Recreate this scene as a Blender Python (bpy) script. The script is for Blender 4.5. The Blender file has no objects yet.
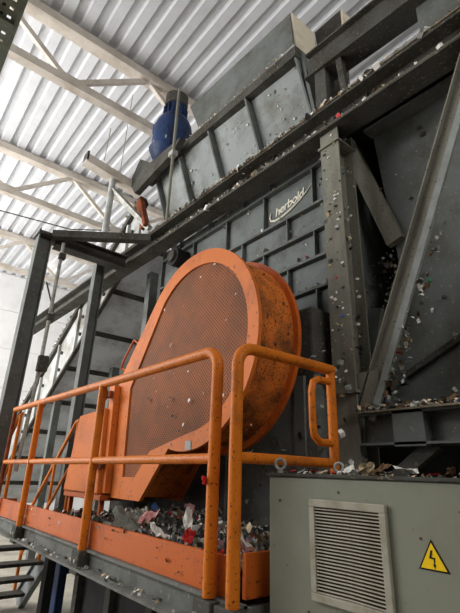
import bpy, bmesh, math, random
from mathutils import Vector, Matrix, noise

random.seed(11)
scene = bpy.context.scene
COL = scene.collection

# ------------------------------------------------------------------ camera
cam_data = bpy.data.cameras.new('camera')
cam = bpy.data.objects.new('camera', cam_data)
COL.objects.link(cam)
cam_data.sensor_fit = 'VERTICAL'
cam_data.sensor_height = 24.0
cam_data.sensor_width = 18.0
cam_data.lens = 16.95
cam_data.clip_start = 0.05
RIGHT = Vector((0.771, -0.636, 0.032))
DOWN = Vector((0.253, 0.260, -0.932))
FWD = Vector((0.584, 0.727, 0.361)).normalized()
RIGHT = (RIGHT - FWD * RIGHT.dot(FWD)).normalized()
DOWN = FWD.cross(RIGHT).normalized()
rot = Matrix((RIGHT, -DOWN, -FWD)).transposed()
cam.matrix_world = Matrix.Translation((0, 0, 1.65)) @ rot.to_4x4()
scene.camera = cam

# ------------------------------------------------------------------ world, lights, exposure
world = bpy.data.worlds.new('world')
scene.world = world
world.use_nodes = True
bg = world.node_tree.nodes['Background']
bg.inputs['Color'].default_value = (0.96, 0.98, 1.0, 1)
bg.inputs['Strength'].default_value = 1.0

def area_light(name, loc, target, sx, sy, power, color):
    l = bpy.data.lights.new(name, 'AREA')
    l.shape = 'RECTANGLE'; l.size = sx; l.size_y = sy
    l.energy = power; l.color = color
    o = bpy.data.objects.new(name, l)
    COL.objects.link(o)
    o.location = loc
    d = Vector(target) - Vector(loc)
    o.rotation_euler = d.to_track_quat('-Z', 'Y').to_euler()
    return o

# daylight: high ribbon windows along the left and back walls; two unseen fill lamps added for ceiling and far left
area_light('ribbon_window_left', (-4.9, 6.0, 6.2), (3, 5.2, 4.4), 15, 2.4, 1000, (1.0, 0.98, 0.95))
area_light('ribbon_window_back', (2.0, -5.4, 6.6), (3, 3, 5.6), 8, 1.6, 360, (1.0, 0.97, 0.92))
area_light('ceiling_fill', (-4.2, 8.5, 3.6), (-2.2, 7.0, 8.3), 9, 3, 430, (1.0, 0.98, 0.97))  # unseen lamp added inside the hall to brighten the ceiling
area_light('far_left_fill', (-4.6, 13.0, 3.0), (4, 13.0, 3.0), 5, 5, 420, (1.0, 0.99, 0.97))  # unseen lamp added to lighten far wall, conveyor and left column

vs = scene.view_settings
vs.view_transform = 'Standard'
vs.look = 'None'
vs.exposure = 0.2
vs.gamma = 1.0
vs.use_curve_mapping = False

# ------------------------------------------------------------------ materials
def srgb(r, g, b):
    f = lambda c: ((c / 255 + 0.055) / 1.055) ** 2.4 if c > 10 else c / 255 / 12.92
    return (f(r), f(g), f(b), 1)

def material(name, base, dirt=None, dirt_amount=0.5, scale=3.0, rough=0.6, metal=0.0, speck=None, speck_amount=0.0, bump=0.15, streak=False, spec=0.15):
    m = bpy.data.materials.new(name)
    m.use_nodes = True
    nt = m.node_tree
    b = nt.nodes['Principled BSDF']
    b.inputs['Roughness'].default_value = rough
    b.inputs['Specular IOR Level'].default_value = spec
    b.inputs['Metallic'].default_value = metal
    tc = nt.nodes.new('ShaderNodeTexCoord')
    src = tc.outputs['Object']
    if streak:
        mp = nt.nodes.new('ShaderNodeMapping')
        mp.inputs['Scale'].default_value = (1, 1, 0.25)
        nt.links.new(src, mp.inputs['Vector']); src = mp.outputs['Vector']
    n1 = nt.nodes.new('ShaderNodeTexNoise')
    n1.inputs['Scale'].default_value = scale
    n1.inputs['Detail'].default_value = 8
    n1.inputs['Roughness'].default_value = 0.65
    nt.links.new(src, n1.inputs['Vector'])
    out = None
    if dirt:
        r = nt.nodes.new('ShaderNodeValToRGB')
        r.color_ramp.elements[0].position = 0.62 - 0.35 * dirt_amount
        r.color_ramp.elements[1].position = 0.80 - 0.25 * dirt_amount
        nt.links.new(n1.outputs['Fac'], r.inputs['Fac'])
        mx = nt.nodes.new('ShaderNodeMix'); mx.data_type = 'RGBA'
        mx.inputs['A'].default_value = base
        mx.inputs['B'].default_value = dirt
        nt.links.new(r.outputs['Color'], mx.inputs['Factor'])
        out = mx.outputs['Result']
    if speck:
        n2 = nt.nodes.new('ShaderNodeTexNoise')
        n2.inputs['Scale'].default_value = scale * 15
        n2.inputs['Detail'].default_value = 3
        nt.links.new(tc.outputs['Object'], n2.inputs['Vector'])
        r2 = nt.nodes.new('ShaderNodeValToRGB')
        r2.color_ramp.elements[0].position = 0.70 - 0.2 * speck_amount
        r2.color_ramp.elements[1].position = 0.74 - 0.2 * speck_amount
        nt.links.new(n2.outputs['Fac'], r2.inputs['Fac'])
        mx2 = nt.nodes.new('ShaderNodeMix'); mx2.data_type = 'RGBA'
        mx2.inputs['A'].default_value = base
        if out: nt.links.new(out, mx2.inputs['A'])
        mx2.inputs['B'].default_value = speck
        nt.links.new(r2.outputs['Color'], mx2.inputs['Factor'])
        out = mx2.outputs['Result']
    if out: nt.links.new(out, b.inputs['Base Color'])
    else: b.inputs['Base Color'].default_value = base
    if bump:
        bp = nt.nodes.new('ShaderNodeBump')
        bp.inputs['Strength'].default_value = bump
        bp.inputs['Distance'].default_value = 0.01
        nt.links.new(n1.outputs['Fac'], bp.inputs['Height'])
        nt.links.new(bp.outputs['Normal'], b.inputs['Normal'])
    return m

M = {}
M['grey'] = material('dusty_grey_paint', srgb(102, 106, 104), srgb(80, 79, 73), 0.5, 2.2, 0.65, speck=srgb(128, 122, 110), speck_amount=0.3)
M['casing'] = material('casing_grey_paint', srgb(108, 114, 113), srgb(82, 82, 78), 0.5, 2.6, 0.6, speck=srgb(140, 138, 130), speck_amount=0.2)
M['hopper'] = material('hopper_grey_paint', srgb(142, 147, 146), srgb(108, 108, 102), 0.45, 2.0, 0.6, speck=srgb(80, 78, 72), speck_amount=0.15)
M['dark_steel'] = material('dark_dirty_steel', srgb(76, 76, 72), srgb(54, 50, 44), 0.6, 3.0, 0.75, speck=srgb(112, 104, 90), speck_amount=0.4)
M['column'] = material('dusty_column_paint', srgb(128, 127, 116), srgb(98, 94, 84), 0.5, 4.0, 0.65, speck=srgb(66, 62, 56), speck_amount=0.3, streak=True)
M['dust'] = material('settled_dust', srgb(128, 118, 100), srgb(86, 78, 64), 0.6, 14.0, 0.95, speck=srgb(205, 198, 184), speck_amount=0.45, bump=0.6)
M['channel'] = material('worn_channel_paint', srgb(112, 114, 110), srgb(72, 70, 64), 0.5, 3.0, 0.65, speck=srgb(150, 146, 134), speck_amount=0.25)
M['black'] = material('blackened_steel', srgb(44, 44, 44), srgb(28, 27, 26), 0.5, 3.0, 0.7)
M['orange'] = material('orange_paint', srgb(190, 94, 34), srgb(150, 74, 38), 0.28, 3.5, 0.45, speck=srgb(96, 52, 32), speck_amount=0.3)
M['orange_light'] = material('faded_orange_paint', srgb(206, 112, 46), srgb(164, 88, 40), 0.25, 2.5, 0.5, speck=srgb(110, 62, 42), speck_amount=0.2)
M['orange_dirty'] = material('grimy_orange_paint', srgb(206, 112, 44), srgb(112, 68, 36), 0.6, 4.5, 0.7, speck=srgb(74, 50, 32), speck_amount=0.55, streak=False, bump=0.4)
M['rail'] = material('railing_orange_paint', srgb(204, 112, 32), srgb(140, 78, 34), 0.3, 5.0, 0.4, speck=srgb(92, 52, 26), speck_amount=0.35)
M['cabinet'] = material('pebble_grey_enamel', srgb(128, 130, 117), srgb(117, 118, 105), 0.5, 2.0, 0.45, speck=srgb(120, 116, 104), speck_amount=0.05, bump=0.05)
M['grille'] = material('filter_grille_plastic', srgb(158, 154, 140), srgb(132, 125, 108), 0.5, 12.0, 0.6)
M['grille_dark'] = material('clogged_filter_mat', srgb(64, 50, 38), srgb(40, 32, 26), 0.5, 20, 0.9)
M['roof'] = material('white_roof_sheet', srgb(212, 214, 218), srgb(198, 199, 203), 0.4, 1.5, 0.5, bump=0.0)
M['truss'] = material('cream_truss_paint', srgb(206, 198, 188), srgb(172, 161, 148), 0.5, 2.0, 0.6)
M['wall'] = material('white_wall_panel', srgb(240, 240, 240), srgb(222, 222, 222), 0.4, 0.7, 0.8, bump=0.0)
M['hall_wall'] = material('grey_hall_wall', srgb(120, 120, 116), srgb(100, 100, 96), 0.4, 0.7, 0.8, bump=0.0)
M['concrete'] = material('pale_concrete', srgb(190, 184, 170), srgb(150, 145, 134), 0.5, 1.2, 0.85)
M['blue'] = material('blue_motor_paint', srgb(40, 58, 94), srgb(28, 32, 44), 0.5, 3.5, 0.45, speck=srgb(150, 150, 150), speck_amount=0.05)
M['bluegrey'] = material('blue_grey_paint', srgb(192, 199, 208), srgb(150, 152, 156), 0.5, 2.5, 0.55)
M['zinc'] = material('galvanised_steel', srgb(170, 170, 164), srgb(120, 118, 110), 0.5, 8.0, 0.5, metal=0.3)
M['pale_steel'] = material('pale_plate_paint', srgb(172, 174, 172), srgb(120, 116, 108), 0.5, 2.0, 0.55)
M['cream'] = material('lit_end_cream', srgb(214, 204, 184), srgb(180, 168, 146), 0.4, 3.0, 0.6)  # cream puts the light falling on end faces into the colour
M['tray'] = material('green_grey_tray', srgb(112, 120, 108), srgb(84, 88, 80), 0.4, 6.0, 0.5)
M['rust'] = material('rust_and_shade_brown', srgb(140, 76, 46), srgb(84, 50, 36), 0.6, 9.0, 0.85)
M['yellow'] = material('yellow_sign_vinyl', srgb(236, 196, 24), None, bump=0)
M['ink'] = material('black_ink', srgb(22, 20, 18), None, bump=0)
M['logo'] = material('pale_logo_paint', srgb(226, 222, 206), None, bump=0)
def flat(name, rgb, rough=0.6):
    return material(name, srgb(*rgb), srgb(*[int(c * 0.72) for c in rgb]), 0.4, 18.0, rough, bump=0.3)
SC = {
    'white': flat('white_scrap', (226, 224, 218), 0.45),
    'grey': flat('grey_film_scrap', (134, 136, 128), 0.4),
    'dark': flat('dark_scrap', (62, 60, 58), 0.5),
    'red': flat('red_scrap', (196, 48, 48), 0.4),
    'pink': flat('pink_scrap', (214, 160, 160), 0.45),
    'beige': flat('beige_scrap', (190, 170, 138), 0.7),
    'brown': flat('brown_scrap', (104, 80, 58), 0.8),
    'blue': flat('blue_scrap', (70, 96, 150), 0.4),
    'green': flat('green_scrap', (70, 140, 112), 0.4),
}

def perforated(name, base, dirt, hole, pitch):
    m = material(name, base, dirt, 0.6, 2.5, 0.65, bump=0.1)
    nt = m.node_tree
    b = nt.nodes['Principled BSDF']
    tc = nt.nodes.new('ShaderNodeTexCoord')
    sp = nt.nodes.new('ShaderNodeSeparateXYZ')
    nt.links.new(tc.outputs['Object'], sp.inputs[0])
    def mth(op, a, bb=None):
        n = nt.nodes.new('ShaderNodeMath'); n.operation = op
        for i, v in enumerate((a, bb)):
            if v is None: continue
            if isinstance(v, (int, float)): n.inputs[i].default_value = v
            else: nt.links.new(v, n.inputs[i])
        return n.outputs[0]
    k = 2 * math.pi / pitch
    u = mth('ADD', sp.outputs['Y'], sp.outputs['Z'])
    v = mth('SUBTRACT', sp.outputs['Y'], sp.outputs['Z'])
    c = mth('ADD', mth('COSINE', mth('MULTIPLY', u, k * 0.7)), mth('COSINE', mth('MULTIPLY', v, k * 0.7)))
    f = mth('GREATER_THAN', c, 0.75)
    old = b.inputs['Base Color'].links[0].from_socket
    mx = nt.nodes.new('ShaderNodeMix'); mx.data_type = 'RGBA'
    nt.links.new(old, mx.inputs['A'])
    mx.inputs['B'].default_value = hole
    nt.links.new(f, mx.inputs['Factor'])
    nt.links.new(mx.outputs['Result'], b.inputs['Base Color'])
    return m
M['mesh'] = perforated('perforated_orange_sheet', srgb(150, 86, 46), srgb(118, 74, 46), srgb(48, 30, 20), 0.021)

# ------------------------------------------------------------------ mesh builder
class MB:
    def __init__(s): s.v = []; s.f = []; s.mi = []
    def add(s, vs, fs, mi=0):
        o = len(s.v)
        s.v += [Vector(p) for p in vs]
        s.f += [tuple(i + o for i in f) for f in fs]
        s.mi += [mi] * len(fs)
        return s
    def hexa(s, p, mi=0):      # 8 points: bottom 4 (ccw) then top 4
        return s.add(p, [(3, 2, 1, 0), (4, 5, 6, 7), (0, 1, 5, 4), (1, 2, 6, 5), (2, 3, 7, 6), (3, 0, 4, 7)], mi)
    def box(s, a, b, mi=0):
        (x0, y0, z0), (x1, y1, z1) = a, b
        x0, x1 = sorted((x0, x1)); y0, y1 = sorted((y0, y1)); z0, z1 = sorted((z0, z1))
        return s.hexa([(x0, y0, z0), (x1, y0, z0), (x1, y1, z0), (x0, y1, z0), (x0, y0, z1), (x1, y0, z1), (x1, y1, z1), (x0, y1, z1)], mi)
    def bar(s, A, B, rects, side=(1, 0, 0), mi=0):   # section rectangles (s0,s1,u0,u1) swept from A to B
        A, B = Vector(A), Vector(B)
        d = (B - A).normalized(); sd = Vector(side); sd = (sd - d * sd.dot(d)).normalized(); u = sd.cross(d)
        for s0, s1, u0, u1 in rects:
            q = [sd * s0 + u * u0, sd * s1 + u * u0, sd * s1 + u * u1, sd * s0 + u * u1]
            s.hexa([A + k for k in q][::-1] + [B + k for k in q][::-1], mi)
        return s
    def plate(s, poly, x0, x1, mi=0):      # (y,z) outline extruded along x
        n = len(poly)
        s.add([(x0, y, z) for y, z in poly] + [(x1, y, z) for y, z in poly],
              [tuple(range(n)), tuple(range(2 * n - 1, n - 1, -1))] + [(i, i + n, (i + 1) % n + n, (i + 1) % n) for i in range(n)], mi)
        return s
    def tube(s, pts, r, n=10, closed=False, mi=0, caps=True):
        pts = [Vector(p) for p in pts]; N = len(pts)
        rs = r if isinstance(r, (list, tuple)) else [r] * N
        rings = []; ref = None
        for i, p in enumerate(pts):
            if closed: t = (pts[(i + 1) % N] - pts[i - 1]).normalized()
            else: t = (pts[min(i + 1, N - 1)] - pts[max(i - 1, 0)]).normalized()
            if ref is None:
                ref = Vector((0, 0, 1)) if abs(t.z) < 0.9 else Vector((1, 0, 0))
            a = (ref - t * ref.dot(t)).normalized(); ref = a; b = t.cross(a)
            rings.append([p + (a * math.cos(q) + b * math.sin(q)) * rs[i] for q in [2 * math.pi * k / n for k in range(n)]])
        vs = [v for rg in rings for v in rg]; fs = []
        for i in range(N if closed else N - 1):
            j = (i + 1) % N
            for k in range(n):
                l = (k + 1) % n
                fs.append((i * n + k, i * n + l, j * n + l, j * n + k))
        if not closed and caps:
            fs.append(tuple(range(n - 1, -1, -1))); fs.append(tuple((N - 1) * n + k for k in range(n)))
        return s.add(vs, fs, mi)
    def cyl(s, A, B, r, n=16, r2=None, mi=0):
        return s.tube([A, B], [r, r if r2 is None else r2], n, mi=mi)
    def build(s, name, mat, parent=None, smooth=False, bevel=0, loc=None):
        root = parent
        while root is not None and root.parent is not None: root = root.parent
        off = Vector(root.location) if root is not None else Vector(loc if loc is not None else (0, 0, 0))
        me = bpy.data.meshes.new(name)
        me.from_pydata([v - off for v in s.v], [], s.f)
        mats = mat if isinstance(mat, (list, tuple)) else [mat]
        for m in mats: me.materials.append(m)
        if len(mats) > 1:
            me.polygons.foreach_set('material_index', s.mi)
        bm = bmesh.new(); bm.from_mesh(me)
        bmesh.ops.recalc_face_normals(bm, faces=bm.faces)
        bm.to_mesh(me); bm.free()
        if smooth:
            me.polygons.foreach_set('use_smooth', [True] * len(me.polygons))
            try: me.set_sharp_from_angle(angle=math.radians(40))
            except Exception: pass
        me.update()
        o = bpy.data.objects.new(name, me)
        COL.objects.link(o)
        if parent is not None: o.parent = parent
        else: o.location = off
        if bevel:
            b = o.modifiers.new('bevel', 'BEVEL'); b.width = bevel; b.segments = 2; b.limit_method = 'ANGLE'
        return o

def tag(o, label, cat=None, group=None, kind=None):
    if label: o['label'] = label
    if cat: o['category'] = cat
    if group: o['group'] = group
    if kind: o['kind'] = kind
    return o
def thing(name, loc, label, cat, group=None, kind=None):
    o = bpy.data.objects.new(name, None); o.empty_display_size = 0.2
    COL.objects.link(o); o.location = loc
    return tag(o, label, cat, group, kind)
def struct(o): o['kind'] = 'structure'; return o
def piece(src, dx, dy, dz):          # copy of a part sharing its mesh
    c = src.copy(); COL.objects.link(c); c.parent = src.parent
    c.location = Vector(src.location) + Vector((dx, dy, dz))
    return c
def arc(c, r, a0, a1, n, axis):      # arc points; axis 'x' -> (y,z) plane, 'y' -> (x,z) plane
    out = []
    for i in range(n + 1):
        a = math.radians(a0 + (a1 - a0) * i / n)
        if axis == 'x': out.append((c[0], c[1] + r * math.cos(a), c[2] + r * math.sin(a)))
        else: out.append((c[0] + r * math.cos(a), c[1], c[2] + r * math.sin(a)))
    return out

# ------------------------------------------------------------------ hall
H = 8.3
struct(MB().box((-8, -6, -0.1), (12, 19, 0)).build('floor', M['concrete']))
ceil = struct(MB().box((-5.2, -5.6, H + 0.14), (11.2, 16.8, H + 0.3)).build('ceiling', M['roof']))
def sheet_mesh():
    b = MB(); p = 0.32
    prof = []
    for k in range(4):
        x = k * p
        prof += [(x, 0.0), (x + 0.15, 0.0), (x + 0.18, 0.065), (x + 0.29, 0.065)]
    prof.append((4 * p, 0.0))
    n = len(prof); L = 3.68
    vs = [(x, y, z) for y in (0, L) for x, z in prof] + [(x, y, z + 0.012) for y in (0, L) for x, z in prof]
    fs = []
    for i in range(n - 1):
        fs.append((i, i + 1, n + i + 1, n + i)); fs.append((2 * n + i, 3 * n + i, 3 * n + i + 1, 2 * n + i + 1))
    return b.add(vs, fs)
sh0 = sheet_mesh().build('roof_sheet', M['roof'], ceil)
sh0.location = (-5, -5.51, H)
for ix in range(12):
    for iy in range(6):
        if ix or iy: piece(sh0, ix * 1.28, iy * 3.68, 0)
wall_far = struct(MB().box((-8, 16.6, 0), (12, 16.8, H + 0.14)).build('wall_far', M['wall']))
p0 = MB().box((0, 0, 0), (2.0, 0.05, 1.37)).build('wall_panel', M['wall'], wall_far, bevel=0.015)
p0.location = (-7.99, 16.55, 0.02)
for i in range(10):
    for k in range(6):
        if i or k: piece(p0, i * 2.0, 0, k * 1.38)
struct(MB().box((11, -5.5, 0), (11.2, 16.6, H + 0.14)).build('wall_right', M['wall']))
struct(MB().box((-5.2, -5.7, 0), (11.2, -5.52, H + 0.14)).build('wall_back', M['hall_wall']))
struct(MB().box((-5.2, -5.5, 0), (-5.02, 6.5, H + 0.14)).build('wall_left', M['hall_wall']))

def truss(y, label, x0=-4.5, x1=10.5):
    t = thing('roof_truss', (x0, y, H - 1.2), label, 'roof truss', 'cream steel trusses under the roof')
    top, bot = H - 0.09, H - 1.12
    prof = [(-0.08, 0.08, -0.02, 0.02), (-0.02, 0.02, -0.09, 0.09), (-0.08, 0.08, 0.06, 0.09)]
    MB().bar((x0, y, top), (x1, y, top), [(-0.11, 0.11, -0.07, 0.09)], side=(0, 1, 0)).build('top_chord', M['truss'], t, bevel=0.006)
    MB().bar((x0, y, bot), (x1, y, bot), [(-0.07, 0.0, -0.07, 0.07), (0.0, 0.08, 0.04, 0.07)], side=(0, 1, 0)).build('bottom_chord', M['truss'], t)
    xs = 1.12; h = 1.28; k0 = int((x0 - xs) / (2 * h))
    for k in range(k0, 5):
        xb = xs + k * 2 * h
        for sgn in (-1, 1):
            if x0 < xb + sgn * h < x1 and x0 < xb < x1:
                MB().bar((xb + sgn * 0.06, y + 0.01, bot + 0.05), (xb + sgn * (h - 0.05), y + 0.01, top - 0.06), [(-0.035, 0.035, -0.04, 0.04)], side=(0, 1, 0)).build('web_member', M['truss'], t)
        if x0 < xb < x1:
            MB().box((xb - 0.14, y - 0.012, bot - 0.05), (xb + 0.14, y + 0.012, bot + 0.16)).build('gusset', M['truss'], t)
    return t
truss(5.53, 'nearest cream roof truss, above the blue motor')
truss(9.19, 'middle cream roof truss, passing behind the tube lamp')
truss(13.3, 'farthest cream roof truss, above the white end wall')

# ------------------------------------------------------------------ machine frame
MF = thing('steel_framework', (2.6, 1.85, 0), 'dusty grey steel frame of columns, beams and strut carrying the shredder', 'frame')
cA, cB = (2.60, -1.2, 4.56), (2.60, 11.3, 4.835)
mbm = MB().bar(cA, cB, [(0.02, 0.05, -0.07, 0.15), (-0.10, 0.12, -0.09, -0.065), (-0.10, 0.12, 0.135, 0.16)]).build('main_beam', M['dark_steel'], MF)
MB().bar((2.535, -1.2, 4.725), (2.535, 6.0, 4.885), [(-0.045, 0.10, 0.0, 0.012)]).build('dust_layer', M['dust'], mbm)
MB().bar((2.54, -1.2, 4.50), (2.54, 6.0, 4.66), [(-0.03, 0.07, 0.0, 0.012)]).build('dust_layer', M['dust'], mbm)
col = MB()
col.bar((2.55, 1.855, 0), (2.55, 1.855, 4.535), [(0.0, 0.016, -0.095, 0.095), (0.016, 0.2, -0.008, 0.008), (0.2, 0.216, -0.095, 0.095)])
colo = col.build('column', M['column'], MF)
for z in (4.38, 2.2):
    MB().box((2.53, 1.745, z), (2.78, 1.965, z + 0.02)).build('column_plate', M['column'], colo)
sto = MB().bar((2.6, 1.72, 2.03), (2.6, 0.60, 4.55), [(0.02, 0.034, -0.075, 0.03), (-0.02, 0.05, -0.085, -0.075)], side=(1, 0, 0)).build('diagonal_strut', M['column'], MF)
MB().bar((2.6, 1.72, 2.03), (2.6, 0.60, 4.55), [(-0.035, -0.023, 0.03, 0.078), (-0.023, 0.05, 0.03, 0.042)], side=(1, 0, 0)).build('strut_flange', M['hopper'], sto)  # paler than the strut: the light this flange catches is in its paint
MB().box((2.58, 1.60, 2.06), (2.595, 1.86, 2.34)).build('gusset', M['column'], MF)
lb = MB().bar((2.6, -1.2, 1.95), (2.6, 1.75, 1.95), [(0.02, 0.05, -0.1, 0.1), (-0.07, 0.12, -0.1, -0.085), (-0.07, 0.12, 0.085, 0.1)]).build('lower_beam', M['grey'], MF)
MB().box((2.50, -1.2, 2.05), (2.73, 1.74, 2.062)).build('dust_layer', M['dust'], lb)
MB().box((2.53, 1.3, 1.84), (2.62, 1.5, 2.05)).build('stiffener', M['grey'], lb)
for y in (1.76,):
    MB().bar((2.62, 1.72, 1.55), (2.62, 1.28, 1.86), [(-0.03, 0.03, -0.04, 0.04)]).build('knee_brace', M['dark_steel'], MF)
# upper beam and links at the top right
ub = MB().bar((2.75, 2.16, 5.67), (2.75, -1.2, 5.40), [(-0.06, 0.08, -0.15, 0.15), (-0.12, 0.12, -0.165, -0.145), (-0.12, 0.12, 0.145, 0.165)]).build('upper_beam', M['dark_steel'], MF)
MB().box((2.66, 1.93, 4.78), (2.80, 2.06, 5.52)).build('link_post', M['dark_steel'], MF)
MB().bar((2.70, 1.72, 4.80), (2.70, 1.78, 5.5), [(-0.03, 0.03, -0.03, 0.03)]).build('link_post', M['dark_steel'], MF)
MB().box((2.74, -1.2, 4.72), (2.78, 1.02, 5.5)).build('infill_plate', M['grey'], MF)
MB().box((2.60, 0.93, 5.60), (2.78, 1.08, 5.98)).build('cleat', M['cream'], MF)  # cream stands for an end catching the light

# ------------------------------------------------------------------ casing with offset recessed panels
CS = thing('shredder_casing', (2.8, 3.4, 1.2), 'grey ribbed shredder casing with a white script logo behind the orange guard', 'machine casing')
MB().box((2.86, 1.9, 2.3), (3.6, 5.1, 4.72)).build('casing_body', M['casing'], CS)
rows = [2.30, 2.61, 2.92, 3.22, 3.52, 3.81, 4.09, 4.53, 4.72]
offs = [(1.92, 2.61, 3.3, 3.98, 4.65, 5.1), (1.92, 2.27, 2.95, 3.6, 4.3, 5.1)]
for i in range(len(rows) - 1):
    z0, z1 = rows[i], rows[i + 1]
    ys = offs[(i + 1) % 2]
    if i == 7: ys = (1.92, 2.86, 3.3, 3.98, 4.65, 5.1)
    for a, b in zip(ys[:-1], ys[1:]):
        MB().box((2.835, a + 0.02, z0 + 0.02), (2.87, b - 0.02, z1 - 0.02)).build('panel', M['casing'], CS, bevel=0.008)
        MB().box((2.79, b - 0.012, z0), (2.87, b + 0.0, z1)).build('vertical_rib', M['casing'], CS)
    MB().box((2.785, 1.9, z0 - 0.013), (2.87, 5.1, z0 + 0.013)).build('horizontal_rib', M['grey'], CS)
tx = bpy.data.curves.new('logo_lettering', 'FONT')
tx.body = 'herbold'; tx.size = 0.14; tx.shear = 0.28; tx.extrude = 0.003; tx.offset = 0.001; tx.space_character = 0.92
tx.align_x = 'CENTER'
tx.materials.append(M['logo'])
tmp = bpy.data.objects.new('logo_lettering', tx); COL.objects.link(tmp)
bpy.context.view_layer.update()
me_ = bpy.data.meshes.new_from_object(tmp.evaluated_get(bpy.context.evaluated_depsgraph_get()))
bpy.data.objects.remove(tmp); bpy.data.curves.remove(tx)
to = bpy.data.objects.new('logo_lettering', me_); COL.objects.link(to)
to.parent = CS
mr = Matrix(((0, 0, -1), (-1, 0, 0), (0, 1, 0))).to_4x4() @ Matrix.Rotation(math.radians(9), 4, 'Z')
to.matrix_local = Matrix.Translation(Vector((2.83, 2.60, 4.25)) - Vector(CS.location)) @ mr
to['label'] = 'white slanted script logo lettering'
sw = [(2.85, 4.33), (2.865, 4.27), (2.85, 4.225), (2.78, 4.20), (2.68, 4.205), (2.56, 4.235), (2.44, 4.285), (2.34, 4.345), (2.27, 4.41)]
MB().tube([(2.826, y, z) for y, z in [(q[0] + .015, q[1] - .03) for q in sw]], [0.006, 0.009, 0.011, 0.012, 0.012, 0.011, 0.009, 0.006, 0.003], 6).build('logo_swoosh', M['logo'], CS)['label'] = 'white curved stroke under the logo'

# dark machine body below and inside the frame
BD = thing('granulator', (3.2, 3, 0), 'dark steel lower machine body behind the orange guard and railing', 'machine body')
MB().box((2.44, 2.02, 0.0), (2.80, 4.9, 2.28)).build('base_plate', M['grey'], BD, bevel=0.01)
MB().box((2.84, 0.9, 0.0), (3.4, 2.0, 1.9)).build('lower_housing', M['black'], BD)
MB().box((2.46, 2.05, 2.28), (2.84, 4.8, 2.9)).build('bearing_housing', M['dark_steel'], BD, bevel=0.02)
MB().box((2.42, 2.12, 1.2), (2.45, 2.22, 2.35)).build('rib', M['grey'], BD)
MB().box((2.42, 3.0, 1.2), (2.45, 3.06, 2.28)).build('rib', M['grey'], BD)
MB().bar((2.9, 2.0, 2.0), (2.9, 1.75, 2.9), [(-0.04, 0.04, -0.06, 0.06)]).build('brace', M['grey'], BD)
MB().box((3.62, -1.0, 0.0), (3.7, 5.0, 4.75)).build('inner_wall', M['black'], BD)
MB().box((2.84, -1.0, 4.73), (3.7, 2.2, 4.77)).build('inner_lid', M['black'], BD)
MB().bar((2.93, 1.92, 4.66), (2.96, 1.56, 3.45), [(-0.03, 0.03, -0.07, 0.07)]).build('inner_chute', M['column'], BD)
MB().bar((3.3, 2.3, 3.3), (3.3, 1.5, 2.7), [(-0.03, 0.03, -0.05, 0.05)]).build('brace', M['dark_steel'], BD)

# right side plate
RW = thing('side_hopper', (3.0, 0.5, 2.0), 'large smooth grey hopper plate behind the diagonal strut', 'hopper')
MB().plate([(1.69, 4.72), (1.58, 3.31), (1.73, 2.75), (1.78, 2.02), (-1.2, 2.02), (-1.2, 4.72)], 3.0, 3.03).build('side_plate', M['grey'], RW)
MB().bar((2.98, 1.62, 2.36), (2.98, 0.6, 2.84), [(-0.03, 0.02, -0.02, 0.02)]).build('stiffener', M['dark_steel'], RW)
MB().bar((2.94, 1.70, 4.62), (2.94, -1.2, 4.55), [(-0.07, 0.06, -0.03, 0.0)]).build('top_lip', M['grey'], RW)
MB().plate([(1.56, 4.72), (1.44, 3.31), (1.6, 2.75), (1.6, 2.4), (1.66, 2.4), (1.73, 2.75), (1.58, 3.31), (1.69, 4.72)], 3.03, 3.55).build('end_plate', M['dark_steel'], RW)

# ------------------------------------------------------------------ feed hopper on top
HP = thing('feed_hopper', (2.9, 3.5, 4.8), 'tall grey feed hopper with ribbed funnel above the main beam', 'hopper')
MB().plate([(2.45, 6.93), (2.40, 6.12), (4.18, 6.16), (4.62, 7.12)], 2.75, 2.79).build('upper_plate', M['grey'], HP)
MB().hexa([(2.79, 2.38, 6.12), (3.16, 2.38, 6.3), (3.16, 2.42, 6.3), (2.79, 2.42, 6.12), (2.76, 2.43, 6.93), (3.16, 2.43, 6.93), (3.16, 2.47, 6.93), (2.76, 2.47, 6.93)]).build('end_plate', M['cream'], HP)  # end face coloured cream because it is lit
MB().bar((2.75, 2.30, 6.07), (2.75, 5.75, 6.30), [(-0.10, 0.06, -0.07, 0.07)]).build('band_flange', M['dark_steel'], HP)
MB().bar((2.66, 2.30, 6.14), (2.66, 5.1, 6.325), [(-0.01, 0.08, 0.0, 0.012)]).build('dust_layer', M['dust'], HP)
def fx(z): return 2.75 + (6.05 - z) * 0.3
yr = [2.33, 3.16, 3.93, 4.66, 5.35]
for a, b in zip(yr[:-1], yr[1:]):
    zt = 6.05
    MB().hexa([(fx(4.9), a * 0.98 + 0.02, 4.9), (fx(4.9) + 0.04, a * 0.98 + 0.02, 4.9), (fx(4.9) + 0.04, b * 0.98 - 0.02, 4.9), (fx(4.9), b * 0.98 - 0.02, 4.9),
               (fx(6.25), a + 0.02, 6.25), (fx(6.25) + 0.04, a + 0.02, 6.25), (fx(6.25) + 0.04, b - 0.02, 6.25), (fx(6.25), b - 0.02, 6.25)]).build('panel', M['hopper'], HP)
for y in yr:
    MB().bar((fx(4.9), y * 0.98, 4.9), (fx(6.1), y, 6.1), [(-0.09, 0.03, -0.012, 0.012)]).build('rib', M['grey'], HP)
MB().hexa([(2.72, 2.27, 6.1), (2.80, 2.27, 6.1), (2.80, 2.31, 6.1), (2.72, 2.31, 6.1), (2.9, 2.2, 4.95), (3.2, 2.2, 4.95), (3.2, 2.24, 4.95), (2.9, 2.24, 4.95)]).build('end_flange', M['grey'], HP)
EX = thing('hopper_extension', (3.3, 2.2, 5.5), 'small dark box plate with pale end beside the hopper peak', 'hopper')
MB().plate([(2.44, 6.98), (2.40, 6.6), (2.04, 6.55), (2.04, 6.96)], 3.2, 3.24).build('side_plate', M['dark_steel'], EX)
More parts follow.
